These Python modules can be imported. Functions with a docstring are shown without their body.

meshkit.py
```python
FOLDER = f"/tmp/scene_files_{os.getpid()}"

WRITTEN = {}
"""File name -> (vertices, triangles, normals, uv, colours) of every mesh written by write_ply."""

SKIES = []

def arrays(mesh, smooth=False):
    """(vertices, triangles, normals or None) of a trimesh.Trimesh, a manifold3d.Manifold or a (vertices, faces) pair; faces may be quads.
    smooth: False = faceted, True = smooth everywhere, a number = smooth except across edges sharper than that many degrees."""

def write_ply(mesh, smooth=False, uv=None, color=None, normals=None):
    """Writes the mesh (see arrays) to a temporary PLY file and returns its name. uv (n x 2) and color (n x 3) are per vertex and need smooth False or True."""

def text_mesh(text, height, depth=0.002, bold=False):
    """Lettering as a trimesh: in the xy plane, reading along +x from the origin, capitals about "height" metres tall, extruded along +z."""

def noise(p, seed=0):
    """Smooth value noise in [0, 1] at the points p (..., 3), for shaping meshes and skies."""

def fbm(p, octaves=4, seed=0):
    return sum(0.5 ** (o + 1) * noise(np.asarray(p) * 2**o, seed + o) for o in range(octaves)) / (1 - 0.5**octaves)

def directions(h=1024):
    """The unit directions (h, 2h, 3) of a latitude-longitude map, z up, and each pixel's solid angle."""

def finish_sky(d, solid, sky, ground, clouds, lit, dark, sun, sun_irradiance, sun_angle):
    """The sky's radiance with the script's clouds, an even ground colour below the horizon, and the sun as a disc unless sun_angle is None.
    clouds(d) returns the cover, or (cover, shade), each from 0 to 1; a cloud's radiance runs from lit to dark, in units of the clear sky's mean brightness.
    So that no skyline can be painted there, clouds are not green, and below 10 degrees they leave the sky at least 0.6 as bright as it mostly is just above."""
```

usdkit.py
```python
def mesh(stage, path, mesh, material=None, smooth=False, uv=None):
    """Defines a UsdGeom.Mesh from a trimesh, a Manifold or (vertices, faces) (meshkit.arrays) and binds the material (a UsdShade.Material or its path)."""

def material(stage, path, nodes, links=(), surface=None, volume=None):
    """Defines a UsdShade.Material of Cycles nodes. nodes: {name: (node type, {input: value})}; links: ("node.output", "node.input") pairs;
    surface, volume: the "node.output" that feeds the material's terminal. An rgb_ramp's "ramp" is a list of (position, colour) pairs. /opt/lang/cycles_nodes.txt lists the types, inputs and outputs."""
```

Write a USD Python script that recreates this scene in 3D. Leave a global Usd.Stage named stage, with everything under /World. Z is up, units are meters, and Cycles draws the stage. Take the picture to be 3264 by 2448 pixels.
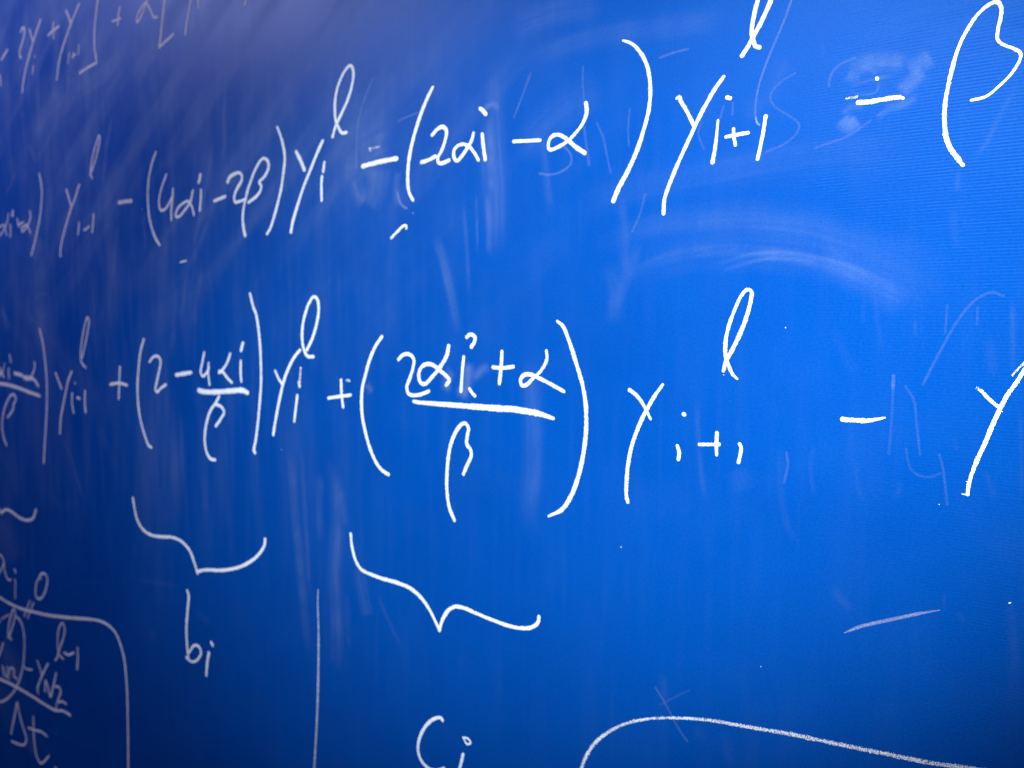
"""A blue chalkboard covered in handwritten equations, seen at a slant from close by. z is up, metres."""
import math, json
import numpy as np
import usdkit, meshkit
from pxr import Usd, UsdGeom, UsdLux, UsdShade, Gf, Sdf, Vt

stage = Usd.Stage.CreateInMemory()
UsdGeom.SetStageUpAxis(stage, UsdGeom.Tokens.z)
UsdGeom.SetStageMetersPerUnit(stage, 1.0)
world = UsdGeom.Xform.Define(stage, '/World')
UsdGeom.Scope.Define(stage, '/World/Looks')

# ---------------------------------------------------------------- camera
YAW, PITCH = 35.449, 4.33          # turned towards the far end of the board, tipped a little down
cam = UsdGeom.Camera.Define(stage, '/World/camera')
cam.CreateHorizontalApertureAttr(36.0)
cam.CreateVerticalApertureAttr(27.0)
cam.CreateFocalLengthAttr(30.108)
cam.CreateClippingRangeAttr(Gf.Vec2f(0.01, 100))
cam.CreateFStopAttr(6.8)
cam.CreateFocusDistanceAttr(0.62)
cam.CreateExposureAttr(0.0)
cam.AddTranslateOp().Set(Gf.Vec3d(0, -0.75, 1.55))
cam.AddRotateXYZOp().Set(Gf.Vec3f(90 - PITCH, 0, YAW))

SPOT, CEIL1, CEIL2 = 3100.0, 6.6, 8.8
# ---------------------------------------------------------------- lamps (all out of frame)
def look_matrix(pos, to):
    z = np.array(pos, float) - np.array(to, float); z /= np.linalg.norm(z)
    up = np.array([0, 0, 1.0]) if abs(z[2]) < .98 else np.array([0, 1.0, 0])
    x = np.cross(up, z); x /= np.linalg.norm(x); y = np.cross(z, x)
    m = Gf.Matrix4d(1)
    for i, r in enumerate((x, y, z)):
        m.SetRow(i, Gf.Vec4d(*map(float, r), 0))
    m.SetRow(3, Gf.Vec4d(*map(float, pos), 1))
    return m
def rect_lamp(name, pos, to, w, h, intensity, color):
    l = UsdLux.RectLight.Define(stage, '/World/' + name)
    l.CreateWidthAttr(w); l.CreateHeightAttr(h)
    l.CreateIntensityAttr(intensity); l.CreateColorAttr(Gf.Vec3f(*color))
    l.AddTransformOp().Set(look_matrix(pos, to))
    return l
# a shaded spot lamp beside and above the camera, aimed at the middle of the board
spot = UsdLux.SphereLight.Define(stage, '/World/spot_lamp')
spot.CreateRadiusAttr(0.05)
spot.CreateIntensityAttr(SPOT)
spot.CreateColorAttr(Gf.Vec3f(0.93, 1.05, 1.04))
spot.AddTransformOp().Set(look_matrix((0.863, -1.185, 2.02), (-0.411, 0, 1.527)))
shape = UsdLux.ShapingAPI.Apply(spot.GetPrim())
shape.CreateShapingConeAngleAttr(16.6)
shape.CreateShapingConeSoftnessAttr(1.0)
# the room's ceiling lamps
rect_lamp('ceiling_lamp', (-1.9, -0.9, 2.5), (-1.2, 0, 1.6), 0.9, 0.35, CEIL1, (1.0, 0.90, 1.48))
rect_lamp('ceiling_lamp_001', (-0.6, -2.5, 2.6), (-0.6, 0, 1.5), 1.2, 0.5, CEIL2, (0.84, 0.84, 1.16))

# ---------------------------------------------------------------- materials
L = '/World/Looks/'
board_mat = usdkit.material(stage, L + 'blue_board', {
    'geo': ('geometry', {}),
    'dust': ('attribute', {'attribute': 'dust'}),
    # slow unevenness of the enamel
    'n1': ('noise_texture', {'scale': 5.0, 'detail': 5.0, 'roughness': 0.6}),
    'blue': ('rgb_ramp', {'ramp': [(0.3, (0.0, 0.067, 0.368)), (0.7, (0.0, 0.078, 0.410))]}),
    'n7': ('noise_texture', {'scale': 420.0, 'detail': 4.0, 'roughness': 0.75}),
    'gr': ('rgb_ramp', {'ramp': [(0.25, (0.78, 0.80, 0.80)), (0.75, (1.22, 1.20, 1.20))]}),
    'blue2': ('mix_color', {'blend_type': 'multiply', 'fac': 1.0, 'use_clamp': False}),
    # powdery grain inside the dust
    'map2': ('mapping', {'scale': (900, 900, 620)}),
    'n2': ('noise_texture', {'scale': 1.0, 'detail': 3.0, 'roughness': 0.7}),
    'r2': ('map_range', {'from_min': 0.30, 'from_max': 0.72, 'to_min': 0.55, 'to_max': 1.45}),
    'map5': ('mapping', {'scale': (60, 60, 14)}),
    'n5': ('noise_texture', {'scale': 1.0, 'detail': 4.0, 'roughness': 0.65}),
    'r5': ('map_range', {'from_min': 0.3, 'from_max': 0.7, 'to_min': 0.7, 'to_max': 1.3}),
    'd1': ('math', {'math_type': 'multiply'}),
    'd2': ('math', {'math_type': 'multiply', 'use_clamp': True}),
    'col': ('mix_color', {'b': (0.27, 0.35, 0.50)}),
    # fine horizontal ridges rolled into the sheet
    'map3': ('mapping', {'scale': (0.0, 0.0, 1.0)}),
    'xyz': ('separate_xyz', {}),
    'ph': ('math', {'math_type': 'multiply', 'value2': 2 * math.pi / 0.0026}),
    'sin': ('math', {'math_type': 'sine'}),
    'wear': ('map_range', {'range_type': 'smoothstep', 'from_min': -0.32, 'from_max': 0.0, 'to_min': 0.10, 'to_max': 1.05, 'clamp': True}),
    'map6': ('mapping', {'scale': (22, 22, 150)}),
    'n6': ('noise_texture', {'scale': 1.0, 'detail': 2.0, 'roughness': 0.6}),
    'r6': ('map_range', {'from_min': 0.3, 'from_max': 0.7, 'to_min': 0.2, 'to_max': 1.7}),
    'ridge6': ('math', {'math_type': 'multiply'}),
    'ridge': ('math', {'math_type': 'multiply'}),
    'map4': ('mapping', {'scale': (420, 420, 900)}),
    'n4': ('noise_texture', {'scale': 1.0, 'detail': 3.0, 'roughness': 0.6}),
    'hgt': ('math', {'math_type': 'multiply_add', 'value2': 1.0}),
    'bump': ('bump', {'strength': 0.5, 'distance': 0.00006}),
    'rough': ('map_range', {'from_min': 0.0, 'from_max': 0.3, 'to_min': 0.30, 'to_max': 0.55}),
    'p': ('principled_bsdf', {'specular_ior_level': 0.26, 'specular_tint': (0.48, 0.82, 1.0), 'diffuse_roughness': 0.0}),
}, [
    ('geo.position', 'n1.vector'), ('n1.fac', 'blue.fac'),
    ('geo.position', 'map2.vector'), ('map2.vector', 'n2.vector'), ('n2.fac', 'r2.value'),
    ('geo.position', 'map5.vector'), ('map5.vector', 'n5.vector'), ('n5.fac', 'r5.value'),
    ('dust.fac', 'd1.value1'), ('r2.result', 'd1.value2'), ('d1.value', 'd2.value1'), ('r5.result', 'd2.value2'),
    ('d2.value', 'col.fac'), ('geo.position', 'n7.vector'), ('n7.fac', 'gr.fac'), ('blue.color', 'blue2.a'), ('gr.color', 'blue2.b'), ('blue2.result', 'col.a'), ('col.result', 'p.base_color'),
    ('geo.position', 'xyz.vector'), ('xyz.z', 'ph.value1'), ('ph.value', 'sin.value1'),
    ('geo.position', 'map4.vector'), ('map4.vector', 'n4.vector'), ('n4.fac', 'hgt.value1'), ('sin.value', 'ridge.value1'), ('xyz.x', 'wear.value'), ('wear.result', 'ridge.value2'), ('geo.position', 'map6.vector'), ('map6.vector', 'n6.vector'), ('n6.fac', 'r6.value'), ('r6.result', 'ridge6.value1'), ('ridge.value', 'ridge6.value2'), ('ridge6.value', 'hgt.value3'),
    ('hgt.value', 'bump.height'), ('bump.normal', 'p.normal'),
    ('dust.fac', 'rough.value'), ('rough.result', 'p.roughness'),
], 'p.BSDF')

def chalk_material(name, faint):
    nodes = {
        'geo': ('geometry', {}),
        'cover': ('attribute', {'attribute': 'cover'}),
        'n': ('noise_texture', {'scale': 1100.0 if not faint else 800.0, 'detail': 3.0, 'roughness': 0.7}),
        'n2': ('noise_texture', {'scale': 260.0, 'detail': 2.0, 'roughness': 0.6}),
        'c': ('rgb_ramp', {'ramp': [(0.3, (0.74, 0.76, 0.83)), (0.7, (0.88, 0.89, 0.94))]}),
        'b': ('bump', {'strength': 0.6, 'distance': 0.0004}),
        'd': ('diffuse_bsdf', {'roughness': 0.9}),
        't': ('transparent_bsdf', {'color': (1, 1, 1)}),
        'mix': ('mix_closure', {}),
        'alpha': ('map_range', {'from_min': 0.34 if not faint else 0.0, 'from_max': 0.66 if not faint else 1.0, 'to_min': 0.0, 'to_max': 1.0, 'clamp': True}),
    }
    links = [('geo.position', 'n.vector'), ('geo.position', 'n2.vector'), ('n2.fac', 'c.fac'), ('c.color', 'd.color'),
             ('n.fac', 'b.height'), ('b.normal', 'd.normal'),
             ('t.BSDF', 'mix.closure1'), ('d.BSDF', 'mix.closure2'), ('alpha.result', 'mix.fac')]
    if faint:
        nodes['k'] = ('map_range', {'from_min': 0.3, 'from_max': 0.7, 'to_min': 0.10, 'to_max': 0.55})
        nodes['m'] = ('math', {'math_type': 'multiply'})
        links += [('n.fac', 'k.value'), ('k.result', 'm.value1'), ('cover.fac', 'm.value2'), ('m.value', 'alpha.value')]
    else:
        nodes['k'] = ('map_range', {'from_min': 0.25, 'from_max': 0.75, 'to_min': -0.5, 'to_max': 0.5})
        nodes['m'] = ('math', {'math_type': 'add'})
        links += [('n.fac', 'k.value'), ('k.result', 'm.value1'), ('cover.fac', 'm.value2'), ('m.value', 'alpha.value')]
    return usdkit.material(stage, L + name, nodes, links, 'mix.closure')
chalk_mat = chalk_material('white_chalk', False)
faint_mat = chalk_material('rubbed_chalk', True)

# ---------------------------------------------------------------- helpers
used = {}
def numbered(name):
    n = used.get(name, 0); used[name] = n + 1
    return name if n == 0 else '%s_%03d' % (name, n)
def vertex_value(m, name, v):
    UsdGeom.PrimvarsAPI(m).CreatePrimvar(name, Sdf.ValueTypeNames.FloatArray, 'vertex').Set(Vt.FloatArray.FromNumpy(np.asarray(v, np.float32)))
def spline(p, step):
    """Centripetal Catmull-Rom through the points, sampled about every STEP; also the place of each sample among the points."""
    p = np.asarray(p, float)
    if len(p) == 2:
        n = max(2, int(np.linalg.norm(p[1] - p[0]) / step) + 1); t = np.linspace(0, 1, n)
        return p[0] + (p[1] - p[0]) * t[:, None], t
    q = np.vstack([2 * p[0] - p[1], p, 2 * p[-1] - p[-2]]); out, place = [], []
    for i in range(1, len(q) - 2):
        p0, p1, p2, p3 = q[i - 1:i + 3]
        d = [max(np.linalg.norm(b - a), 1e-7) ** .5 for a, b in ((p0, p1), (p1, p2), (p2, p3))]
        t0, t1 = 0, d[0]; t2 = t1 + d[1]; t3 = t2 + d[2]
        n = max(2, int(np.linalg.norm(p2 - p1) / step) + 1)
        last = i == len(q) - 3
        t = np.linspace(t1, t2, n + 1)[:None if last else -1, None]
        a1 = (t1 - t) / (t1 - t0) * p0 + (t - t0) / (t1 - t0) * p1
        a2 = (t2 - t) / (t2 - t1) * p1 + (t - t1) / (t2 - t1) * p2
        a3 = (t3 - t) / (t3 - t2) * p2 + (t - t2) / (t3 - t2) * p3
        b1 = (t2 - t) / (t2 - t0) * a1 + (t - t0) / (t2 - t0) * a2
        b2 = (t3 - t) / (t3 - t1) * a2 + (t - t1) / (t3 - t1) * a3
        out.append((t2 - t) / (t2 - t1) * b1 + (t - t1) / (t2 - t1) * b2)
        place.append(i - 1 + (t[:, 0] - t1) / (t2 - t1))
    return np.vstack(out), np.concatenate(place)

# ---------------------------------------------------------------- the board
board = UsdGeom.Xform.Define(stage, '/World/chalkboard')
bp = board.GetPrim()
bp.SetCustomDataByKey('label', 'blue enamel chalkboard covered in white handwritten equations and wiped chalk smears')
bp.SetCustomDataByKey('category', 'chalkboard')

# wiped dust: path (m, along and up the board), breadth, strength, soft ends
DUST = '''[
[[[-0.5569,1.8246],[-0.5546,1.7422],[-0.551,1.6833],[-0.553,1.6145]],0.0212,0.13,0.25],
[[[-0.5745,1.7691],[-0.5684,1.6847],[-0.561,1.6347]],0.0107,0.1,0.25],
[[[-0.4965,1.7399],[-0.4877,1.678],[-0.482,1.6541]],0.0088,0.1,0.25],
[[[-0.4045,1.6711],[-0.3989,1.6262],[-0.401,1.5904]],0.0114,0.05,0.25],
[[[-0.6005,1.6824],[-0.5943,1.6161],[-0.5932,1.5753]],0.0054,0.1,0.25],
[[[-0.6425,1.6469],[-0.6323,1.6256],[-0.624,1.5993],[-0.6158,1.5693],[-0.6093,1.5433],[-0.6052,1.5304]],0.0117,0.15,0.25],
[[[-0.5665,1.6896],[-0.5651,1.6499],[-0.5644,1.6175]],0.008,0.13,0.25],
[[[-0.5824,1.691],[-0.5809,1.6446],[-0.5802,1.6182]],0.0036,0.12,0.25],
[[[-0.9038,1.413],[-0.8942,1.3469],[-0.889,1.2865],[-0.8824,1.2325],[-0.8779,1.186],[-0.8723,1.1397],[-0.8656,1.0904]],0.0152,0.16,0.25],
[[[-0.8746,1.3889],[-0.8699,1.3124],[-0.8654,1.2275],[-0.8623,1.1733]],0.0071,0.12,0.25],
[[[-0.8241,1.3782],[-0.8102,1.3347],[-0.8092,1.2823],[-0.8149,1.2194],[-0.8121,1.1525],[-0.8156,1.0899]],0.0221,0.14,0.25],
[[[-0.8377,1.3543],[-0.8421,1.3082],[-0.8402,1.2548]],0.0132,0.08,0.25],
[[[-0.7996,1.3359],[-0.796,1.3066],[-0.7923,1.2847]],0.0113,0.08,0.25],
[[[-0.794,1.2005],[-0.7927,1.1629],[-0.7903,1.1269]],0.0088,0.08,0.25],
[[[-0.7705,1.2362],[-0.7629,1.2019],[-0.7572,1.1807]],0.0182,0.12,0.1],
[[[-0.7387,1.2109],[-0.7233,1.1847],[-0.71,1.1657],[-0.6969,1.1483]],0.0059,0.09,0.25],
[[[-0.5114,1.512],[-0.5068,1.4568],[-0.5067,1.3948],[-0.511,1.3441],[-0.5065,1.3132]],0.0227,0.09,0.25],
[[[-0.4994,1.445],[-0.4992,1.3955],[-0.5036,1.3576]],0.0092,0.05,0.25],
[[[-0.3215,1.4788],[-0.3196,1.4353],[-0.3155,1.4028],[-0.3105,1.376]],0.0049,0.06,0.25],
[[[-0.2809,1.4108],[-0.2752,1.3965]],0.022,0.04,0.25],
[[[-0.7867,1.7448],[-0.7684,1.7608],[-0.739,1.771],[-0.7107,1.7768]],0.0358,0.119,0.25],
[[[-0.7911,1.7313],[-0.759,1.735],[-0.7111,1.7475]],0.0307,0.153,0.25],
[[[-0.7692,1.7181],[-0.7597,1.6979],[-0.754,1.6919]],0.0212,0.272,0.25],
[[[-0.7302,1.7253],[-0.7324,1.7092],[-0.7443,1.6884]],0.0327,0.255,0.25],
[[[-0.6967,1.722],[-0.6998,1.701],[-0.6973,1.6821]],0.011,0.204,0.25],
[[[-0.7276,1.7695],[-0.7299,1.7429]],0.0118,0.136,0.25],
[[[-0.5648,1.7678],[-0.5633,1.731],[-0.5619,1.6817]],0.0095,0.17,0.25],
[[[-0.5725,1.7761],[-0.5585,1.779],[-0.5509,1.7719]],0.0066,0.255,0.25],
[[[-0.6267,1.4683],[-0.6232,1.4843],[-0.6163,1.4911]],0.0123,0.33,0.25],
[[[-0.6048,1.4615],[-0.5963,1.4802],[-0.5946,1.501]],0.015,0.33,0.25],
[[[-0.5881,1.4831],[-0.5767,1.4925],[-0.5654,1.4993]],0.0101,0.18,0.25],
[[[-0.7521,1.4693],[-0.7443,1.4625]],0.0097,0.18,0.25],
[[[-0.1932,1.7551],[-0.1797,1.7584],[-0.1664,1.7571],[-0.149,1.7532]],0.0132,0.209,0.25],
[[[-0.1463,1.7483],[-0.138,1.7514],[-0.1331,1.7541]],0.0131,0.2,0.15],
[[[-0.194,1.7506],[-0.1893,1.748],[-0.1848,1.7482]],0.0082,0.247,0.25],
[[[-0.1858,1.7521],[-0.1769,1.7533],[-0.1714,1.7479]],0.0041,0.19,0.25],
[[[-0.1928,1.7411],[-0.1819,1.7431],[-0.166,1.7447],[-0.1573,1.7442]],0.0024,0.228,0.25],
[[[-0.1936,1.7384],[-0.1835,1.7336],[-0.171,1.7341],[-0.1699,1.744]],0.0021,0.19,0.25],
[[[-0.1526,1.7313],[-0.1468,1.7367],[-0.1378,1.7442]],0.0112,0.266,0.25],
[[[-0.1432,1.729],[-0.1447,1.7238],[-0.1565,1.7201],[-0.1653,1.7204]],0.0072,0.171,0.25],
[[[-0.1966,1.7154],[-0.1919,1.7101],[-0.1865,1.7131]],0.0112,0.285,0.25],
[[[-0.1977,1.7193],[-0.1914,1.7241],[-0.1796,1.7243]],0.0061,0.209,0.25],
[[[-0.1695,1.7136],[-0.1634,1.7174]],0.005,0.152,0.25],
[[[-0.4087,1.5861],[-0.3592,1.6067],[-0.2996,1.6126],[-0.2406,1.6047],[-0.19,1.5903],[-0.1429,1.5728],[-0.1223,1.5644]],0.011,0.094,0.25],
[[[-0.3127,1.5985],[-0.2611,1.6088],[-0.2014,1.5984],[-0.1535,1.579]],0.0042,0.125,0.25],
[[[-0.3059,1.592],[-0.261,1.6028],[-0.2091,1.5983]],0.0036,0.125,0.25],
[[[-0.4247,1.6275],[-0.3598,1.6458],[-0.3004,1.6501],[-0.2335,1.6408],[-0.1799,1.6242],[-0.1269,1.6028],[-0.0841,1.5798]],0.0147,0.035,0.35],
[[[-0.4246,1.6161],[-0.3596,1.635],[-0.3002,1.6397],[-0.2333,1.6309],[-0.1796,1.6147],[-0.1266,1.5937],[-0.0838,1.571]],0.0147,0.04,0.35],
[[[-0.4244,1.6025],[-0.3595,1.6219],[-0.2999,1.6272],[-0.233,1.6191],[-0.1793,1.6033],[-0.1262,1.5828],[-0.0834,1.5604]],0.0148,0.035,0.35],
[[[-0.4243,1.5924],[-0.3593,1.6124],[-0.2997,1.6181],[-0.2328,1.6103],[-0.179,1.5949],[-0.1259,1.5747],[-0.0831,1.5526]],0.0148,0.035,0.35],
[[[-0.4242,1.5741],[-0.3591,1.5949],[-0.2994,1.6014],[-0.2324,1.5945],[-0.1786,1.5796],[-0.1254,1.5601],[-0.0826,1.5384]],0.0148,0.03,0.35],
[[[-0.4405,1.6192],[-0.3742,1.638],[-0.3001,1.6376],[-0.2213,1.6247],[-0.1647,1.5989],[-0.1125,1.5679]],0.0219,0.062,0.25],
[[[-0.4571,1.6663],[-0.3747,1.6773],[-0.2838,1.6855],[-0.2039,1.6888],[-0.1328,1.681]],0.0325,0.05,0.25],
[[[-0.5257,1.8145],[-0.4527,1.8247],[-0.3671,1.8217],[-0.2865,1.8143]],0.0204,0.075,0.25],
[[[-0.5375,1.8544],[-0.4912,1.8592],[-0.4267,1.855]],0.029,0.075,0.25],
[[[-0.5256,1.7244],[-0.4796,1.7563],[-0.426,1.7757]],0.0354,0.062,0.25],
[[[-0.3839,1.6254],[-0.396,1.5947],[-0.4135,1.5543]],0.0126,0.075,0.25],
[[[-0.4192,1.6046],[-0.4086,1.5816],[-0.4108,1.5452]],0.0169,0.05,0.25],
[[[-0.2093,1.6085],[-0.1824,1.5843],[-0.1425,1.561]],0.0209,0.075,0.25],
[[[-0.2847,1.7301],[-0.2642,1.7431],[-0.2447,1.7752]],0.017,0.062,0.25],
[[[-1.247,1.9918],[-1.268,1.9613],[-1.3189,1.9368],[-1.3892,1.9227],[-1.4566,1.9066],[-1.5457,1.8704],[-1.611,1.8382]],0.0579,0.15,0.25],
[[[-1.2511,1.9755],[-1.2783,1.951],[-1.3258,1.9344]],0.0217,0.135,0.25],
[[[-1.4406,1.9193],[-1.4954,1.9007],[-1.5539,1.8694]],0.0376,0.135,0.25],
[[[-1.5675,1.8553],[-1.5531,1.8319],[-1.5458,1.8213]],0.009,0.18,0.25],
[[[-1.2964,1.8733],[-1.3157,1.8331],[-1.3287,1.7896],[-1.3379,1.7541]],0.0087,0.195,0.25],
[[[-1.0667,1.883],[-1.137,1.8612],[-1.1823,1.834],[-1.2149,1.7953]],0.0405,0.075,0.25],
[[[-1.0151,1.8672],[-1.0217,1.8293],[-1.022,1.7902],[-1.0327,1.7519]],0.008,0.15,0.25],
[[[-1.049,1.8012],[-1.059,1.7544],[-1.0773,1.7075],[-1.0897,1.6756],[-1.108,1.6434]],0.0089,0.18,0.25],
[[[-0.9499,1.8796],[-0.9792,1.8235],[-0.9858,1.7783]],0.0215,0.075,0.25],
[[[-1.4268,1.9544],[-1.4324,1.9293],[-1.441,1.9138]],0.0116,0.15,0.25],
[[[-1.2661,1.7833],[-1.2807,1.7581],[-1.3005,1.706]],0.0212,0.09,0.25],
[[[-1.302,1.7853],[-1.3161,1.7235],[-1.3129,1.6688],[-1.3114,1.614],[-1.3228,1.5683],[-1.3162,1.5128]],0.0439,0.15,0.25],
[[[-1.2939,1.7039],[-1.3051,1.6594],[-1.3151,1.6086]],0.0084,0.195,0.25],
[[[-1.3461,1.7349],[-1.3562,1.6895],[-1.346,1.6335]],0.0213,0.09,0.25],
[[[-1.2225,1.7167],[-1.2224,1.6643],[-1.2262,1.6522]],0.0093,0.12,0.25],
[[[-1.1669,1.6786],[-1.1799,1.6018],[-1.1906,1.5147]],0.0278,0.105,0.25],
[[[-1.1173,1.6256],[-1.125,1.5837],[-1.1358,1.5412]],0.0072,0.135,0.25],
[[[-1.1444,1.601],[-1.1509,1.5584],[-1.1619,1.4891]],0.0121,0.12,0.25],
[[[-1.0811,1.6243],[-1.094,1.5832],[-1.1019,1.533]],0.0118,0.12,0.25],
[[[-1.0337,1.7267],[-1.0909,1.6494],[-1.1205,1.6173]],0.0096,0.09,0.25],
[[[-1.4977,1.7757],[-1.5142,1.7184],[-1.5279,1.6498]],0.0164,0.165,0.25],
[[[-1.5488,1.6907],[-1.5679,1.6594]],0.0405,0.15,0.25],
[[[-1.5944,1.595],[-1.5932,1.56],[-1.574,1.5395]],0.0082,0.18,0.25],
[[[-1.5753,1.5722],[-1.5613,1.5904],[-1.5286,1.5919],[-1.5136,1.5797]],0.0042,0.15,0.25],
[[[-1.571,1.5742],[-1.5562,1.5538],[-1.5312,1.5598],[-1.5378,1.578]],0.0041,0.135,0.25],
[[[-1.6976,1.5733],[-1.6816,1.5497],[-1.672,1.5327]],0.0149,0.18,0.25],
[[[-1.6952,1.6457],[-1.6465,1.5917],[-1.5895,1.5538],[-1.5266,1.5175],[-1.4597,1.4711],[-1.3886,1.4252],[-1.3404,1.3518]],0.0538,0.09,0.25],
[[[-1.704,1.554],[-1.6351,1.5246],[-1.5787,1.4839]],0.028,0.075,0.25],
[[[-1.1291,1.6764],[-1.0906,1.6577]],0.0736,0.045,0.25],
[[[-1.346,1.6335],[-1.2566,1.6215],[-1.1487,1.6317]],0.0581,0.045,0.25],
[[[-1.4962,1.3492],[-1.4676,1.3153],[-1.4476,1.2751],[-1.431,1.243]],0.0103,0.14,0.25],
[[[-1.3774,1.3798],[-1.3483,1.3379],[-1.3263,1.3018]],0.0239,0.05,0.25],
[[[-1.2129,1.3877],[-1.2259,1.3232],[-1.2307,1.2953]],0.0046,0.09,0.25],
[[[-1.1447,1.4187],[-1.1415,1.3667],[-1.142,1.2964]],0.006,0.09,0.25],
[[[-1.1729,1.3906],[-1.1641,1.3294],[-1.1747,1.2388]],0.0275,0.06,0.25],
[[[-1.0892,1.3197],[-1.0887,1.2681]],0.0173,0.03,0.25],
[[[-1.7389,1.29],[-1.705,1.2535],[-1.6805,1.221]],0.0878,0.1,0.25],
[[[-1.7521,1.1536],[-1.7162,1.134],[-1.701,1.0983]],0.0996,0.14,0.25],
[[[-1.6327,1.1574],[-1.6227,1.122],[-1.6289,1.0754]],0.0046,0.1,0.25],
[[[-1.5568,1.2485],[-1.51,1.223],[-1.4386,1.2421]],0.013,0.05,0.25],
[[[-1.2824,1.1897],[-1.2737,1.1684]],0.0148,0.04,0.25],
[[[-1.2758,1.1322],[-1.2109,1.1383],[-1.1555,1.142]],0.0071,0.06,0.25],
[[[-1.5127,1.0855],[-1.4263,1.0991],[-1.3379,1.1191]],0.0064,0.03,0.25],
[[[-1.1159,1.1093],[-1.0849,1.1016]],0.0124,0.06,0.25],
[[[-1.2449,1.0415],[-1.2281,1.0546]],0.0145,0.05,0.25],
[[[-1.7524,0.9014],[-1.7159,0.8869],[-1.7094,0.8564]],0.0691,0.18,0.08],
[[[-1.7791,0.8248],[-1.7586,0.7855],[-1.7423,0.7548]],0.0648,0.12,0.25],
[[[-1.7059,0.8435],[-1.6664,0.8242],[-1.6361,0.812]],0.0613,0.1,0.25],
[[[-1.6526,0.7758],[-1.6548,0.7501],[-1.6594,0.7237]],0.0279,0.14,0.25],
[[[-1.6269,0.7651],[-1.5968,0.7606],[-1.5983,0.7423]],0.0248,0.07,0.25],
[[[-1.5944,0.7902],[-1.5475,0.796]],0.0089,0.1,0.25],
[[[-0.3529,1.2028],[-0.3502,1.1859],[-0.3488,1.1746]],0.0068,0.036,0.25],
[[[-0.2871,1.1631],[-0.2808,1.1302]],0.0128,0.03,0.25],
[[[-0.3159,1.1605],[-0.311,1.1481]],0.0118,0.024,0.25],
[[[-0.1942,1.3211],[-0.1862,1.3094],[-0.1765,1.3022]],0.0069,0.042,0.25],
[[[-0.108,1.3322],[-0.107,1.3162]],0.0022,0.036,0.25],
[[[-0.0974,1.3172],[-0.0922,1.3097]],0.0036,0.03,0.25],
[[[-0.0622,1.3389],[-0.0579,1.2894],[-0.0573,1.2526]],0.0071,0.03,0.25],
[[[-0.1759,1.569],[-0.1761,1.5451]],0.0038,0.03,0.25],
[[[-0.168,1.5783],[-0.1654,1.5499],[-0.1591,1.5214]],0.0041,0.03,0.25],
[[[-0.112,1.6398],[-0.1104,1.6174],[-0.1075,1.6038]],0.0054,0.036,0.25],
[[[-0.1365,1.5499],[-0.1355,1.535]],0.0027,0.042,0.25],
[[[-0.1323,1.5536],[-0.131,1.5379]],0.0022,0.036,0.25],
[[[-0.2004,1.545],[-0.1882,1.5159],[-0.1786,1.5036]],0.0077,0.024,0.25],
[[[-0.0693,1.5674],[-0.0666,1.506]],0.0038,0.048,0.25],
[[[-0.0844,1.5366],[-0.0793,1.5055]],0.0072,0.036,0.25],
[[[-0.0702,1.7265],[-0.0829,1.7029],[-0.0913,1.6825],[-0.1018,1.6688]],0.004,0.06,0.25],
[[[-0.2153,1.7824],[-0.2144,1.7662]],0.0029,0.042,0.25],
[[[-0.1088,1.6642],[-0.1099,1.6485]],0.0045,0.054,0.25],
[[[-0.2432,1.4417],[-0.2412,1.4004],[-0.2353,1.37],[-0.2257,1.3506]],0.0071,0.03,0.25],
[[[-0.2131,1.4442],[-0.2155,1.4217],[-0.2118,1.3957]],0.0039,0.036,0.25],
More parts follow.
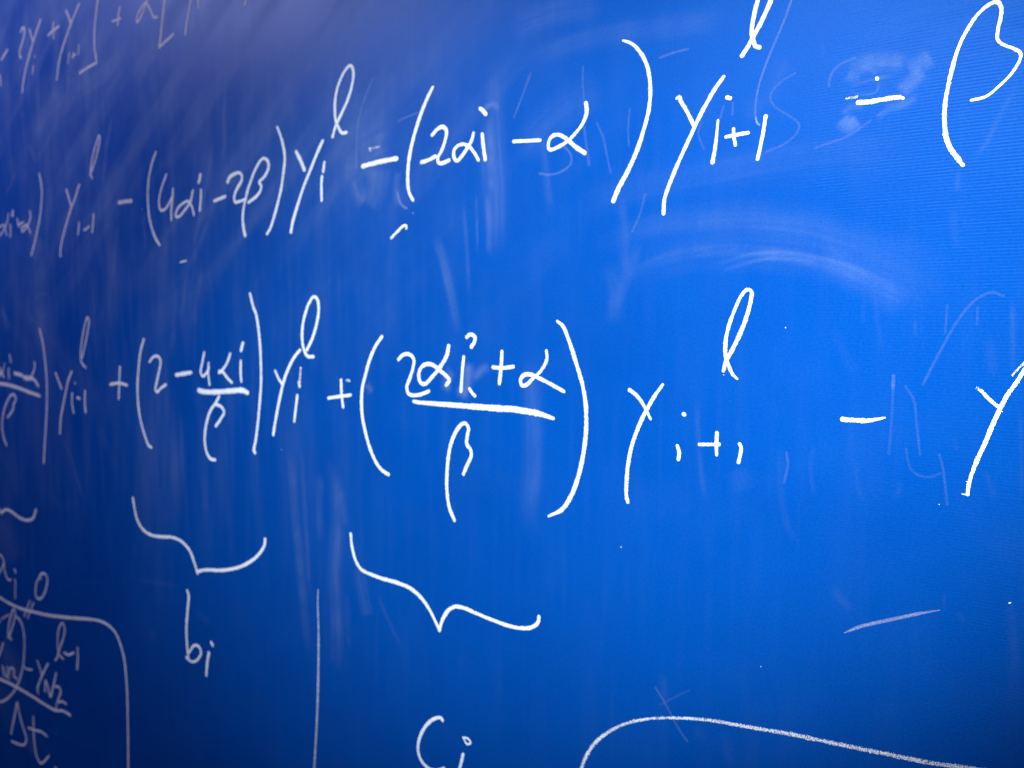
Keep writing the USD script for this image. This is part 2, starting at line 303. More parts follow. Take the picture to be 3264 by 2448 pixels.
[[[-0.1784,1.4324],[-0.1769,1.4128],[-0.1717,1.3947]],0.0043,0.03,0.25],
[[[-0.1057,1.4578],[-0.102,1.4461]],0.0032,0.03,0.25],
[[[-0.0821,1.4325],[-0.0777,1.4193],[-0.075,1.4106]],0.0041,0.036,0.25],
[[[-0.1426,1.4166],[-0.1457,1.4038]],0.0045,0.024,0.25],
[[[-0.0608,1.4835],[-0.0573,1.4128]],0.0023,0.03,0.25]
]'''
SPECKS = '''[
[-0.3998,1.3225,1.6],
[-0.2405,1.5426,1.7],
[-0.1139,1.402,1.4],
[-0.095,1.4226,1.5],
[-0.0729,1.4792,1.5],
[-0.2555,1.2342,1.3],
[-0.2961,1.4991,1.4],
[-1.2262,1.7169,2.0],
[-0.9143,1.3754,1.6],
[-0.6742,1.6721,1.5]
]'''
# the writing: name, what it is, strokes (points in 0.1 mm along and up the board, breadth, cover)
SYMBOLS = '''[
["minus_sign","short slanted minus sign before the digit two at the far left, above all the other rows",[[[[-16302,20255],[-16416,20195],[-16533,20125]],1.0,1.0]]],
["letter_i","lower end of a subscript cut by the left picture edge in the top row",[[[[-16619,19866],[-16606,19682]],0.9,0.8]]],
["digit_two","narrow digit two in the top row, before its first y",[[[[-15795,20469],[-15728,20524],[-15661,20492],[-15687,20380],[-15772,20269],[-15857,20157],[-15864,20079],[-15826,20038]],1.0,1.0]]],
["letter_y","first letter y of the top row, beside its digit two",[[[[-15489,20449],[-15438,20334],[-15380,20217]],0.9,0.9],[[[-15094,20536],[-15233,20391],[-15456,20125],[-15642,19866],[-15765,19650],[-15832,19454]],1.0,1.0]]],
["letter_i","tiny subscript i under the first y of the top row",[[[[-15401,19825],[-15444,19706]],0.8,0.8],[[[-15336,19980],[-15341,19962]],0.8,0.6]]],
["plus_sign","slanted plus sign between the two y of the top row",[[[[-14862,20236],[-14697,20280],[-14513,20314]],1.0,1.0],[[[-14680,20407],[-14700,20290],[-14688,20157]],0.85,1.0]]],
["letter_y","long letter y before the closing square bracket of the top row",[[[[-14260,20509],[-14194,20414],[-14144,20312],[-14133,20259]],1.1,1.0],[[[-13850,20543],[-14023,20380],[-14219,20180],[-14401,19974],[-14551,19740],[-14639,19482]],1.0,1.0]]],
["letter_i","tiny subscript i beside the tail of the long y in the top row",[[[[-14209,19838],[-14265,19682]],0.7,0.8]]],
["plus_sign","tiny blurred plus sign in the subscript before the closing square bracket",[[[[-14142,19759],[-14024,19779]],0.8,0.8],[[[-14079,19816],[-14096,19733]],0.7,0.8]]],
["digit_one","tiny digit one ending the subscript before the closing square bracket",[[[[-13907,19907],[-13920,19833],[-13935,19763]],0.7,0.8]]],
["square_bracket","tall closing square bracket of the top row",[[[[-13257,20613],[-13330,20383],[-13401,20150],[-13440,19926],[-13435,19747],[-13399,19581],[-13415,19539]],1.05,1.0],[[[-13408,19538],[-13624,19515],[-13911,19467]],1.05,1.0]]],
["plus_sign","upright plus sign between the square brackets",[[[[-12893,20081],[-12779,20077],[-12683,20079]],0.85,1.0],[[[-12688,20243],[-12727,20139],[-12758,20004]],0.95,1.0]]],
["letter_alpha","letter alpha before the opening square bracket, cut by the top picture edge",[[[[-11880,20285],[-11980,20165],[-12075,20051],[-12162,19968],[-12238,19936],[-12213,20037],[-12126,20111],[-11998,20169],[-11879,20045],[-11796,19921],[-11714,19908]],0.95,1.0]]],
["square_bracket","opening square bracket with slanted foot in the top row",[[[[-11476,20231],[-11544,19985],[-11613,19720],[-11650,19579],[-11679,19472]],1.1,1.0],[[[-11679,19472],[-11495,19534],[-11329,19588]],1.1,1.0]]],
["letter_y","tail of a letter right of the opening square bracket, cut by the top picture edge",[[[[-10846,20080],[-10940,19830],[-11000,19667],[-11034,19543]],1.0,1.0]]],
["chalk_mark","short chalk stub right of the cut tail in the top row",[[[[-10721,19990],[-10714,19910],[-10709,19840]],1,0.9]]],
["chalk_mark","small chalk stub hanging from the top picture edge right of the top row",[[[[-9657,19765],[-9694,19666]],0.9,0.9]]],
["letter_ell","slim superscript l left of the minus sign in the upper long equation",[[[[-13652,17767],[-13696,17845],[-13661,17988],[-13586,18163],[-13482,18315],[-13400,18411],[-13380,18349],[-13437,18219],[-13523,18065],[-13632,17912],[-13708,17824]],0.95,1.0]]],
["letter_alpha","alpha cut by the left picture edge in the upper long equation",[[[[-16531,17401],[-16571,17304],[-16650,17195],[-16782,17095],[-16929,17021]],0.7,0.9],[[[-16946,17170],[-16818,17202],[-16732,17214],[-16683,17161],[-16660,17088],[-16632,17022]],0.7,0.9]]],
["letter_i","tiny i after the cut alpha in the upper long equation",[[[[-16478,17205],[-16480,17092],[-16496,16989]],0.8,0.9],[[[-16363,17435],[-16380,17362]],1.3,0.9]]],
["plus_sign","blurred small sign between the two alphas at the left edge in the upper long equation",[[[[-16205,17287],[-16189,17215],[-16170,17151]],0.9,0.9],[[[-16171,17179],[-16095,17199],[-15998,17221]],0.9,0.8]]],
["letter_alpha","small alpha beside the leftmost closing parenthesis in the upper long equation",[[[[-15743,17390],[-15722,17303],[-15768,17216],[-15838,17151],[-15945,17088],[-16047,17056],[-16067,17109],[-15983,17146],[-15866,17158],[-15800,17093],[-15753,17011]],0.85,0.95]]],
["closing_parenthesis","leftmost closing parenthesis in the upper long equation",[[[[-15355,17997],[-15307,17846],[-15289,17687],[-15325,17492],[-15397,17260],[-15510,17028],[-15617,16833],[-15751,16628]],1.0,1.0]]],
["letter_y","leftmost letter y in the upper long equation",[[[[-14468,17655],[-14403,17516],[-14348,17402]],1.1,1.0],[[[-14058,17695],[-14233,17454],[-14346,17333],[-14476,17146],[-14622,16922],[-14732,16695],[-14749,16571]],1.05,1.0]]],
["letter_i","subscript i of the leftmost y in the upper long equation",[[[[-14105,17093],[-14119,17003],[-14152,16901]],0.9,1.0]]],
["minus_sign","tiny subscript minus under the leftmost y in the upper long equation",[[[[-13959,16960],[-13882,16974],[-13801,17006]],0.85,1.0]]],
["digit_one","subscript one of the leftmost y in the upper long equation",[[[[-13650,17188],[-13669,17069],[-13712,16908]],1,1.0]]],
["minus_sign","thick minus sign before the opening parenthesis of 4 alpha i - 2 beta",[[[[-12895,17319],[-12725,17322],[-12548,17317]],1.5,1.0]]],
["opening_parenthesis","opening parenthesis before 4 alpha i - 2 beta",[[[[-11855,17977],[-11967,17816],[-12054,17619],[-12093,17416],[-12097,17244],[-12077,17052],[-12011,16857],[-11927,16714],[-11833,16611]],1.1,1.0]]],
["digit_four","digit four in 4 alpha i - 2 beta",[[[[-11601,17627],[-11683,17517],[-11762,17388],[-11811,17239],[-11776,17125],[-11674,17123],[-11565,17194],[-11478,17280]],1.0,1.0],[[[-11443,17403],[-11468,17262],[-11502,17097],[-11509,16962]],1.0,1.0]]],
["letter_alpha","alpha in 4 alpha i - 2 beta",[[[[-10962,17337],[-11030,17186],[-11176,17073],[-11314,16996],[-11394,17005],[-11360,17095],[-11219,17176],[-11071,17194],[-10992,17109],[-10952,16999]],1.0,1.0]]],
["letter_i","letter i in 4 alpha i - 2 beta",[[[[-10769,17333],[-10777,17223],[-10810,17047]],1.0,1.0],[[[-10774,17544],[-10787,17495],[-10814,17446]],1.35,1.0]]],
["minus_sign","minus sign before the two in 4 alpha i - 2 beta",[[[[-10465,17154],[-10346,17174],[-10221,17196]],1.25,1.0]]],
["digit_two","curly digit two in 4 alpha i - 2 beta",[[[[-10156,17391],[-10102,17452],[-10011,17480],[-9892,17487],[-9843,17437],[-9857,17377],[-9939,17293],[-9999,17225],[-10022,17153],[-10001,17101],[-9912,17104],[-9809,17119]],[1.5,1.5,1.3,1.1,1.0,1.2,1.3,1.3,1.2,1.1,1.0,0.9],1.0]]],
["letter_beta","beta with long tail in 4 alpha i - 2 beta",[[[[-9806,16640],[-9839,16765],[-9846,16888],[-9822,17009],[-9774,17127],[-9726,17244],[-9654,17358],[-9584,17466],[-9505,17554],[-9437,17609],[-9376,17626],[-9303,17586],[-9281,17525],[-9313,17445],[-9389,17376],[-9482,17325],[-9444,17274],[-9455,17221],[-9528,17155],[-9625,17109],[-9719,17076]],1.15,1.0]]],
["closing_parenthesis","closing parenthesis after 4 alpha i - 2 beta",[[[[-9093,17993],[-9022,17852],[-8970,17683],[-8958,17564],[-8982,17442],[-9037,17214],[-9117,17016],[-9204,16828],[-9284,16690],[-9345,16634]],1.15,1.0]]],
["letter_y","letter y after the parenthesis of 4 alpha i - 2 beta",[[[[-8735,17639],[-8667,17540],[-8588,17401]],1.4,1.0],[[[-8239,17718],[-8341,17584],[-8475,17383],[-8611,17178],[-8740,16939],[-8835,16739],[-8865,16632]],1.2,1.0]]],
["letter_i","subscript i of the y after 4 alpha i - 2 beta",[[[[-8214,17452],[-8239,17342]],1.0,0.9],[[[-8264,17283],[-8275,17163],[-8275,16991]],1.05,1.0]]],
["letter_ell","superscript l with open loop above the y after 4 alpha i - 2 beta",[[[[-8059,17750],[-8001,17869],[-7896,18008],[-7793,18145],[-7720,18285],[-7684,18416],[-7690,18505],[-7735,18551],[-7825,18507],[-7918,18398],[-7982,18270],[-8012,18107],[-7999,17938],[-7950,17841],[-7891,17774],[-7816,17769]],1.15,1.0]]],
["minus_sign","thick bar of the overwritten equals sign before 2 alpha i - alpha",[[[[-7548,17336],[-7396,17351],[-7187,17363],[-6994,17369]],1.5,1.0]]],
["chalk_mark","rubbed out short dash over the thick bar before 2 alpha i - alpha",[[[[-7428,17522],[-7355,17530],[-7269,17536]],1.1,0.05],[[[-7422,17530],[-7413,17509]],0.9,0.35]]],
["opening_parenthesis","long opening parenthesis before 2 alpha i - alpha",[[[[-6432,18095],[-6514,17986],[-6620,17808],[-6710,17613],[-6780,17412],[-6817,17205],[-6815,17021],[-6789,16939],[-6744,16872]],[1.0,1.2,1.25,1.25,1.25,1.25,1.2,1.1,1.0],1.0]]],
["faint_stroke","faint rubbed curl under the opening parenthesis of 2 alpha i - alpha",[[[[-6980,16970],[-6962,16901],[-6914,16824],[-6845,16786]],1.0,0.35]]],
["digit_two","digit two in 2 alpha i - alpha",[[[[-6444,17571],[-6363,17628],[-6282,17640],[-6234,17592],[-6246,17518],[-6297,17397],[-6362,17308],[-6353,17256],[-6295,17244],[-6203,17266]],1.15,1.0],[[[-6608,17286],[-6512,17298],[-6400,17329]],1.2,1.0]]],
["letter_alpha","first alpha in 2 alpha i - alpha",[[[[-5853,17518],[-5877,17449],[-5950,17358],[-6032,17279],[-6085,17247],[-6128,17289],[-6127,17365],[-6072,17409],[-5982,17415],[-5902,17371],[-5833,17295],[-5787,17226]],1.1,1.0]]],
["letter_i","letter i with a smeared dot in 2 alpha i - alpha",[[[[-5734,17493],[-5719,17369],[-5694,17221]],1.2,1.0],[[[-5760,17769],[-5726,17743],[-5686,17701]],1.2,0.9]]],
["minus_sign","minus sign in 2 alpha i - alpha",[[[[-5317,17368],[-5191,17357],[-4983,17341]],0.95,1.0]]],
["letter_alpha","large second alpha in 2 alpha i - alpha",[[[[-4437,17635],[-4430,17548],[-4469,17451],[-4556,17360],[-4651,17292],[-4761,17247],[-4866,17233],[-4881,17295],[-4839,17360],[-4755,17367],[-4665,17316],[-4569,17236],[-4450,17152]],[1.2,1.1,1,0.9,1,1,1,1,1.1,1.1,1.1,1.2,1.3],1.0]]],
["faint_stroke","faint rubbed hook under the large second alpha of the upper equation",[[[[-4692,17245],[-4609,17149],[-4615,17058],[-4718,16999],[-4858,16978],[-4987,17002]],1.0,0.16]]],
["closing_parenthesis","tall thick closing parenthesis after 2 alpha i - alpha",[[[[-4030,18167],[-3943,18125],[-3856,18039],[-3781,17909],[-3743,17764],[-3735,17613],[-3751,17465],[-3798,17299],[-3869,17112],[-3966,16925],[-4066,16768],[-4121,16656]],[0.6,0.9,1,1.05,1.1,1.1,1.1,1.2,1.3,1.4,1.4,1.4],1.0]]],
["letter_y","large letter y right of the tall closing parenthesis of the upper equation",[[[[-3427,17515],[-3368,17423],[-3315,17322],[-3290,17272]],1.1,1.0],[[[-3013,17663],[-3086,17578],[-3161,17466],[-3237,17343],[-3313,17197],[-3391,17048],[-3470,16887],[-3538,16733],[-3574,16629],[-3582,16495]],1.1,1.0],[[[-3462,17541],[-3439,17550],[-3422,17541]],1.0,0.4]]],
["letter_i","subscript i with a blotted dot under the large y of the upper equation",[[[[-3058,17288],[-3067,17177],[-3081,17045],[-3103,16921]],[0.7,0.8,1.0,1.1],1.0],[[[-2977,17479],[-2948,17468]],1.0,0.8]]],
["plus_sign","small subscript plus sign of the large y of the upper equation",[[[[-2979,17133],[-2882,17139],[-2776,17143]],0.95,1.0],[[[-2911,17193],[-2906,17126],[-2890,17050]],0.9,1.0]]],
["digit_one","subscript one of the large y of the upper equation",[[[[-2621,17265],[-2641,17124],[-2664,17007],[-2686,16905]],1.0,1.0]]],
["letter_ell","large superscript l cut by the top picture edge over the upper equation",[[[[-2845,17819],[-2792,17891],[-2742,17971],[-2683,18068],[-2629,18174],[-2590,18263],[-2572,18346],[-2604,18421],[-2659,18384],[-2713,18269],[-2741,18158],[-2762,18024],[-2749,17943],[-2725,17881],[-2691,17863]],1.2,1.0]]],
["minus_sign","bold bar of the smudged equals sign at the right end of the upper equation",[[[[-1851,17273],[-1779,17266],[-1672,17269],[-1585,17272],[-1535,17269]],1.2,1.0],[[[-1516,17261],[-1510,17257]],0.9,1.0]]],
["chalk_mark","bright dot above the bold bar of the smudged equals sign",[[[[-1713,17446],[-1709,17438]],0.95,1.0]]],
["chalk_mark","small bright dash left of the bold bar of the smudged equals sign",[[[[-1943,17318],[-1907,17318],[-1861,17321]],0.7,0.35]]],
["letter_beta","huge letter beta at the right picture edge",[[[[-1063,16686],[-1100,16741],[-1151,16817],[-1187,16909],[-1203,17035],[-1204,17168],[-1188,17297],[-1161,17442],[-1122,17591],[-1070,17703],[-1011,17794],[-959,17843],[-913,17869],[-877,17870],[-848,17825],[-848,17753],[-864,17655],[-861,17591],[-825,17551],[-756,17509],[-708,17465],[-715,17410],[-764,17325],[-837,17252],[-919,17187],[-1021,17171]],[0.9,1.1,1.1,1.1,1.1,1,1,1,0.9,0.85,0.85,0.85,0.9,0.95,0.95,0.9,0.9,0.85,0.8,0.8,0.9,0.8,0.7,0.7,0.75,0.8],1.0]]],
["letter_alpha","alpha cut by the left picture edge in the lower long equation",[[[[-17164,14583],[-17081,14541],[-17031,14483],[-17002,14424]],1.0,0.9],[[[-16946,14679],[-16972,14604],[-16998,14536]],0.7,0.6],[[[-17161,14448],[-17093,14495]],1.6,0.9]]],
["letter_i","tiny i after the cut alpha in the lower long equation",[[[[-16784,14588],[-16788,14492],[-16788,14403]],0.9,0.9],[[[-16720,14836],[-16701,14781],[-16689,14712]],0.9,0.8]]],
["minus_sign","thick short minus at the left edge in the lower long equation",[[[[-16556,14506],[-16428,14496],[-16287,14478]],1.6,1.0]]],
["letter_alpha","filled blotted alpha over the leftmost fraction bar",[[[[-16200,14445],[-16076,14435],[-15943,14448]],2.1,1.0],[[[-15802,14734],[-15791,14671],[-15845,14569],[-15925,14481]],0.9,1.0],[[[-15957,14458],[-15816,14407],[-15702,14316]],1.3,1.0]]],
["fraction_bar","leftmost fraction bar, cut by the left picture edge",[[[[-17224,14292],[-16924,14286],[-16616,14263],[-16317,14226],[-16024,14182],[-15808,14157],[-15667,14136]],1.45,1.0]]],
["letter_beta","small beta under the leftmost fraction bar",[[[[-17007,13138],[-17097,13258],[-17148,13452],[-17104,13675],[-16967,13901],[-16769,14075],[-16631,14114],[-16557,14043],[-16663,13908],[-16668,13850],[-16775,13761],[-16911,13670]],0.95,1.0]]],
["closing_parenthesis","nearly straight closing parenthesis after the leftmost fraction",[[[[-15567,15326],[-15476,15091],[-15408,14685],[-15389,14362],[-15427,13950],[-15502,13532],[-15566,13216],[-15617,12940]],1.05,1.0]]],
["letter_y","leftmost letter y in the lower long equation",[[[[-15067,14567],[-14979,14436],[-14887,14303]],1.0,1.0],[[[-14528,14613],[-14655,14447],[-14756,14238],[-14863,14004],[-14961,13755],[-15000,13513]],1.0,1.0]]],
["letter_i","subscript i of the leftmost y in the lower long equation",[[[[-14533,14241],[-14558,14101],[-14519,13909]],0.9,1.0],[[[-14428,14427],[-14426,14404]],0.8,0.5]]],
["minus_sign","dot-like subscript minus of the leftmost y in the lower long equation",[[[[-14379,14174],[-14312,14166]],1.2,0.8]]],
["digit_one","subscript one of the leftmost y in the lower long equation",[[[[-14116,14301],[-14136,14124],[-14127,13945]],1.0,1.0]]],
["letter_ell","slim superscript l of the leftmost y in the lower long equation",[[[[-14067,14691],[-14196,14784],[-14212,14919],[-14151,15153],[-14062,15365],[-13952,15530],[-13909,15480],[-13974,15270],[-14078,15038],[-14173,14852]],0.9,1.0]]],
["plus_sign","plus sign before the parenthesis of 2 - 4 alpha i over beta",[[[[-13326,14445],[-13068,14478],[-12842,14455]],1.1,1.0],[[[-13028,14740],[-13054,14538],[-13094,14224]],0.9,1.0]]],
["opening_parenthesis","opening parenthesis before 2 - 4 alpha i over beta",[[[[-12329,15187],[-12429,14997],[-12495,14742],[-12539,14487],[-12547,14304],[-12530,14086],[-12472,13871],[-12372,13660],[-12290,13539],[-12219,13514]],1.05,1.0]]],
["digit_two","digit two in 2 - 4 alpha i over beta",[[[[-12191,14845],[-12072,14927],[-11942,14927],[-11894,14859],[-11935,14726],[-12027,14509],[-12056,14419],[-12015,14389],[-11913,14447],[-11776,14511]],1.05,1.0]]],
["minus_sign","minus sign between the two and the fraction of 4 alpha i",[[[[-11503,14669],[-11306,14694],[-11127,14718]],1.35,1.0]]],
["digit_four","digit four over the second fraction bar",[[[[-10794,15018],[-10845,14879],[-10893,14726],[-10848,14674],[-10755,14723],[-10694,14800]],0.95,1.0],[[[-10699,14870],[-10713,14733],[-10691,14558]],0.9,1.0]]],
["letter_alpha","pointed alpha over the second fraction bar",[[[[-10195,15015],[-10251,14913],[-10361,14795],[-10462,14738]],1.0,1.0],[[[-10455,14762],[-10363,14745],[-10286,14682],[-10177,14613]],1.05,1.0]]],
["letter_i","letter i over the second fraction bar",[[[[-9961,14921],[-9972,14775],[-9962,14634]],1.0,1.0],[[[-9907,15166],[-9928,15122],[-9951,15069]],1.4,1.0]]],
["fraction_bar","fraction bar under 4 alpha i",[[[[-10947,14463],[-10836,14450],[-10589,14456],[-10189,14492],[-9931,14511],[-9836,14485]],1.75,1.0]]],
["letter_beta","beta under 4 alpha i",[[[[-10604,13473],[-10713,13479],[-10801,13565],[-10840,13749],[-10787,13990],[-10683,14183],[-10547,14308],[-10476,14398]],1.15,1.0],[[[-10537,14278],[-10441,14261],[-10365,14183],[-10455,14072],[-10567,13966]],1.15,1.0]]],
["closing_parenthesis","long nearly straight closing parenthesis after 4 alpha i over beta",[[[[-9726,15843],[-9664,15665],[-9608,15562],[-9566,15374],[-9540,15139],[-9531,14903],[-9538,14619],[-9571,14379],[-9627,14056],[-9679,13828],[-9722,13687],[-9700,13661]],1.1,1.0]]],
["letter_y","letter y after 4 alpha i over beta, tied to its superscript",[[[[-9234,14806],[-9161,14697],[-9084,14626]],1.0,1.0],[[[-8735,15096],[-8851,14999],[-8971,14843],[-9069,14670],[-9158,14433],[-9239,14178],[-9304,13942]],1.15,1.0]]],
["letter_i","smeared subscript i of the y after 4 alpha i over beta",[[[[-8724,14859],[-8741,14745],[-8760,14619]],0.9,0.45],[[[-8802,14498],[-8834,14344],[-8871,14154]],1.0,1.0],[[[-8765,14671],[-8749,14626]],1.1,0.7]]],
["letter_ell","superscript l with tall loop after 4 alpha i over beta",[[[[-8597,15106],[-8487,15261],[-8413,15424],[-8365,15601],[-8383,15748],[-8452,15786],[-8541,15706],[-8610,15588],[-8670,15423],[-8687,15243],[-8657,15108],[-8592,15023],[-8482,15019]],1.1,1.0]]],
["plus_sign","plus sign before the tall parenthesis of 2 alpha i + alpha over beta",[[[[-8207,14497],[-8012,14527],[-7809,14557]],1.0,1.0],[[[-7974,14738],[-7970,14571],[-7946,14399]],1.0,1.0]]],
["chalk_mark","bright blot above the plus sign of 2 alpha i + alpha",[[[[-7873,14738],[-7826,14734]],0.9,0.3]]],
["opening_parenthesis","tall opening parenthesis before 2 alpha i + alpha over beta",[[[[-7263,15288],[-7375,15164],[-7476,14992],[-7555,14791],[-7597,14675],[-7617,14531],[-7608,14302],[-7557,14104],[-7481,13909],[-7379,13746],[-7283,13663],[-7178,13622]],1.15,1.0]]],
["digit_two","digit two over the third fraction bar",[[[[-6993,15023],[-6922,15077],[-6826,15090],[-6751,15033],[-6763,14931],[-6815,14806],[-6864,14695],[-6836,14621],[-6736,14608],[-6618,14632],[-6524,14667]],1.1,1.0]]],
["letter_alpha","first alpha over the third fraction bar",[[[[-6221,15195],[-6247,15092],[-6334,14970],[-6457,14846],[-6587,14747],[-6653,14771],[-6673,14865],[-6624,14948],[-6526,14984],[-6429,14961],[-6334,14904],[-6240,14841],[-6212,14809],[-6258,14751]],1.2,1.0]]],
["letter_i","letter i with curled dot over the third fraction bar",[[[[-6002,15078],[-6021,14941],[-6037,14772],[-6044,14690]],1.0,1.0],[[[-5958,15299],[-5903,15332],[-5843,15300],[-5847,15253],[-5892,15193]],1.1,1.0]]],
["chalk_mark","short slanted tick just above the third fraction bar",[[[[-5922,14723],[-5890,14685],[-5846,14649]],1.1,1.0]]],
["plus_sign","plus sign over the third fraction bar",[[[[-5591,14975],[-5466,14971],[-5324,14990]],1.1,1.0],[[[-5472,15148],[-5481,14997],[-5507,14801]],1.15,1.0]]],
["letter_alpha","second alpha over the third fraction bar",[[[[-4897,15172],[-4891,15083],[-4959,14966],[-5054,14883],[-5158,14799],[-5210,14794],[-5225,14851],[-5188,14902],[-5098,14914],[-4988,14880],[-4864,14833],[-4771,14794],[-4681,14755]],[0.8,1,1,1,1.1,1.1,1.1,1.2,1.2,1.15,1.1,1.1,1.0],1.0]]],
["fraction_bar","long bold fraction bar under 2 alpha i + alpha",[[[[-6760,14536],[-6691,14529],[-6513,14527],[-6166,14527],[-5833,14527],[-5513,14527],[-5339,14531],[-5145,14520],[-4982,14503],[-4808,14466]],[1.0,1.1,1.3,1.5,1.65,1.8,1.9,1.8,1.6,1.0],1.0]]],
["letter_beta","large beta under 2 alpha i + alpha",[[[[-6148,13200],[-6226,13348],[-6259,13560],[-6254,13749],[-6230,13939],[-6186,14103],[-6117,14228],[-6041,14313],[-5982,14330],[-5939,14281],[-5957,14188],[-5962,14096],[-5909,14035],[-5901,13970],[-5951,13873],[-6014,13750]],1.15,1.0]]],
["closing_parenthesis","tall bold closing parenthesis after 2 alpha i + alpha over beta",[[[[-4763,15478],[-4696,15428],[-4619,15275],[-4534,15052],[-4460,14842],[-4422,14666],[-4410,14489],[-4413,14347],[-4441,14130],[-4505,13871],[-4595,13655],[-4700,13513],[-4862,13422]],[0.8,1.15,1.2,1.2,1.2,1.2,1.2,1.2,1.3,1.4,1.45,1.2,0.7],1.0]]],
["letter_ell","large superscript l with slim loop in the middle of the bare right side",[[[[-2962,15028],[-2941,15114],[-2886,15215],[-2824,15342],[-2763,15499],[-2719,15674],[-2715,15746],[-2758,15762],[-2810,15706],[-2872,15572],[-2923,15425],[-2948,15288],[-2942,15161],[-2905,15057],[-2871,14995],[-2830,14960]],[1.1,1.1,1.2,1.2,1.2,1.1,1,1,1,1,1,1.1,1.1,1,0.9,0.6],1.0]]],
["letter_y","letter y below the large superscript l of the lower equation",[[[[-3920,14806],[-3853,14764],[-3776,14679],[-3690,14536]],[1.1,1.1,1.0,0.7],1.0],[[[-3567,14875],[-3654,14754],[-3738,14614],[-3824,14438],[-3891,14249],[-3930,14061],[-3944,13886],[-3945,13758],[-3927,13692]],[0.8,1,1.1,1.1,1.1,1.1,1.1,1.1,1.1],1.0]]],
["letter_i","short subscript i with its dot far above, right of the lower y",[[[[-3406,14297],[-3387,14237],[-3394,14170]],1.05,1.0],[[[-3348,14605],[-3340,14601]],1.15,1.0]]],
["plus_sign","small plus sign in the subscript of the lower right y",[[[[-3184,14330],[-3092,14338],[-2993,14347]],1.0,1.0],[[[-3014,14452],[-3018,14346],[-3014,14247]],[1.1,1,0.8],1.0]]],
["digit_one","short subscript one of the lower right y",[[[[-2795,14367],[-2781,14340],[-2786,14281],[-2802,14200]],1.0,1.0]]],
["minus_sign","lone minus sign right of the subscript of the lower equation",[[[[-1901,14654],[-1802,14654],[-1710,14656],[-1629,14672],[-1566,14691]],[1.2,1.25,1.2,0.95,0.5],1.0]]],
["letter_y","bold letter y at the right picture edge",[[[[-872,14945],[-818,14885],[-754,14828]],0.9,1.0],[[[-514,15293],[-595,15112],[-645,15013],[-688,14941],[-731,14841],[-780,14708],[-830,14551],[-880,14410],[-916,14287],[-935,14193],[-938,14124]],[1,1,1,1,1.1,1.15,1.1,1.05,1,0.95,0.9],1.0],[[[-899,14966],[-882,14952]],0.9,0.35],[[[-975,14124],[-946,14123]],0.5,0.5],[[[-669,15074],[-634,15124],[-591,15178]],0.55,0.5]]],
["underbrace","right end of an underbrace cut by the left picture edge",[[[[-17522,12011],[-17431,11876],[-17336,11783]],0.9,1.0],[[[-17342,11813],[-17110,11895],[-16882,11870],[-16617,11806],[-16329,11798],[-16093,11871],[-15980,12036]],1.2,1.0]]],
["underbrace","underbrace below 4 alpha i over beta",[[[[-12779,12642],[-12740,12474],[-12668,12297],[-12512,12169],[-12290,12118],[-12006,12133],[-11728,12165],[-11490,12138],[-11289,12027],[-11181,11868],[-11107,11713]],1.15,1.0],[[[-11118,11734],[-10898,11802],[-10563,11851],[-10237,11933],[-9972,12037],[-9732,12180],[-9624,12276],[-9538,12388],[-9523,12468]],1.15,1.0]]],
["letter_b","letter b below the smaller underbrace",[[[[-11378,11394],[-11349,11324],[-11387,11083],[-11430,10804],[-11425,10533],[-11400,10317]],1.1,1.0],[[[-11377,10435],[-11241,10575],[-11124,10583],[-11076,10505],[-11163,10377],[-11312,10305],[-11453,10336]],1.05,1.0]]],
["letter_i","subscript i of the letter b",[[[[-10881,10541],[-10927,10379],[-10959,10179]],1.15,1.0],[[[-10817,10715],[-10784,10683]],1.2,1.0]]],
["underbrace","largest underbrace, below 2 alpha i + alpha over beta",[[[[-7841,12789],[-7823,12639],[-7768,12478],[-7694,12386],[-7603,12347],[-7482,12330],[-7324,12314],[-7053,12305],[-6827,12272],[-6662,12190],[-6536,12074],[-6447,11953],[-6384,11857]],[1,1.1,1.15,1.15,1.15,1.15,1.2,1.3,1.3,1.2,1.1,1.1,1.1],1.0],[[[-6384,11857],[-6337,11990],[-6252,12118],[-6147,12187],[-6010,12198],[-5843,12173],[-5646,12147],[-5469,12128],[-5339,12123],[-5188,12136],[-5066,12177],[-4994,12244],[-4982,12307]],1.15,1.0]]],
["letter_c","letter c below the largest underbrace, cut by the bottom picture edge",[[[[-6347,10776],[-6368,10796],[-6431,10781],[-6549,10698],[-6661,10551],[-6728,10387],[-6729,10256],[-6665,10159],[-6555,10114],[-6445,10127],[-6328,10190]],1.15,1.0]]],
["letter_i","subscript i with ring-shaped dot beside the letter c",[[[[-6037,10452],[-6064,10346],[-6111,10191]],1.1,1.0],[[[-6036,10655],[-5964,10663],[-5925,10625],[-5981,10594],[-6024,10644]],0.7,1.0]]],
["dividing_line","thin pale vertical line between b and c",[[[[-8467,11955],[-8477,11747],[-8471,11436],[-8481,11042],[-8504,10562],[-8541,10074],[-8584,9660],[-8617,9343]],[0.5,0.6,0.7,0.9,1,1.0,1.0,1.0],1.5]]],
["box_outline","grainy rounded outline in the bottom right corner",[[[[-4477,10674],[-4387,10930],[-4277,11113],[-4128,11268],[-3930,11414],[-3711,11523],[-3461,11607],[-3220,11667],[-2986,11709],[-2760,11733],[-2475,11765],[-2266,11788],[-1963,11809],[-1674,11831],[-1397,11853],[-1133,11875],[-880,11912],[-687,11940]],[1.2,1.2,1.2,1.05,0.9,0.85,0.85,0.95,1.05,1.15,1.2,1.2,1.25,1.3,1.3,1.3,1.3,1.3],0.45]]],
["chalk_streak","pale tapering streak alone on the bare lower right",[[[[-1835,12814],[-1769,12857],[-1705,12897],[-1568,12962],[-1434,13022],[-1303,13080],[-1200,13124],[-1108,13159]],[0.3,0.8,1,1,1,0.9,0.7,0.3],0.7]]],
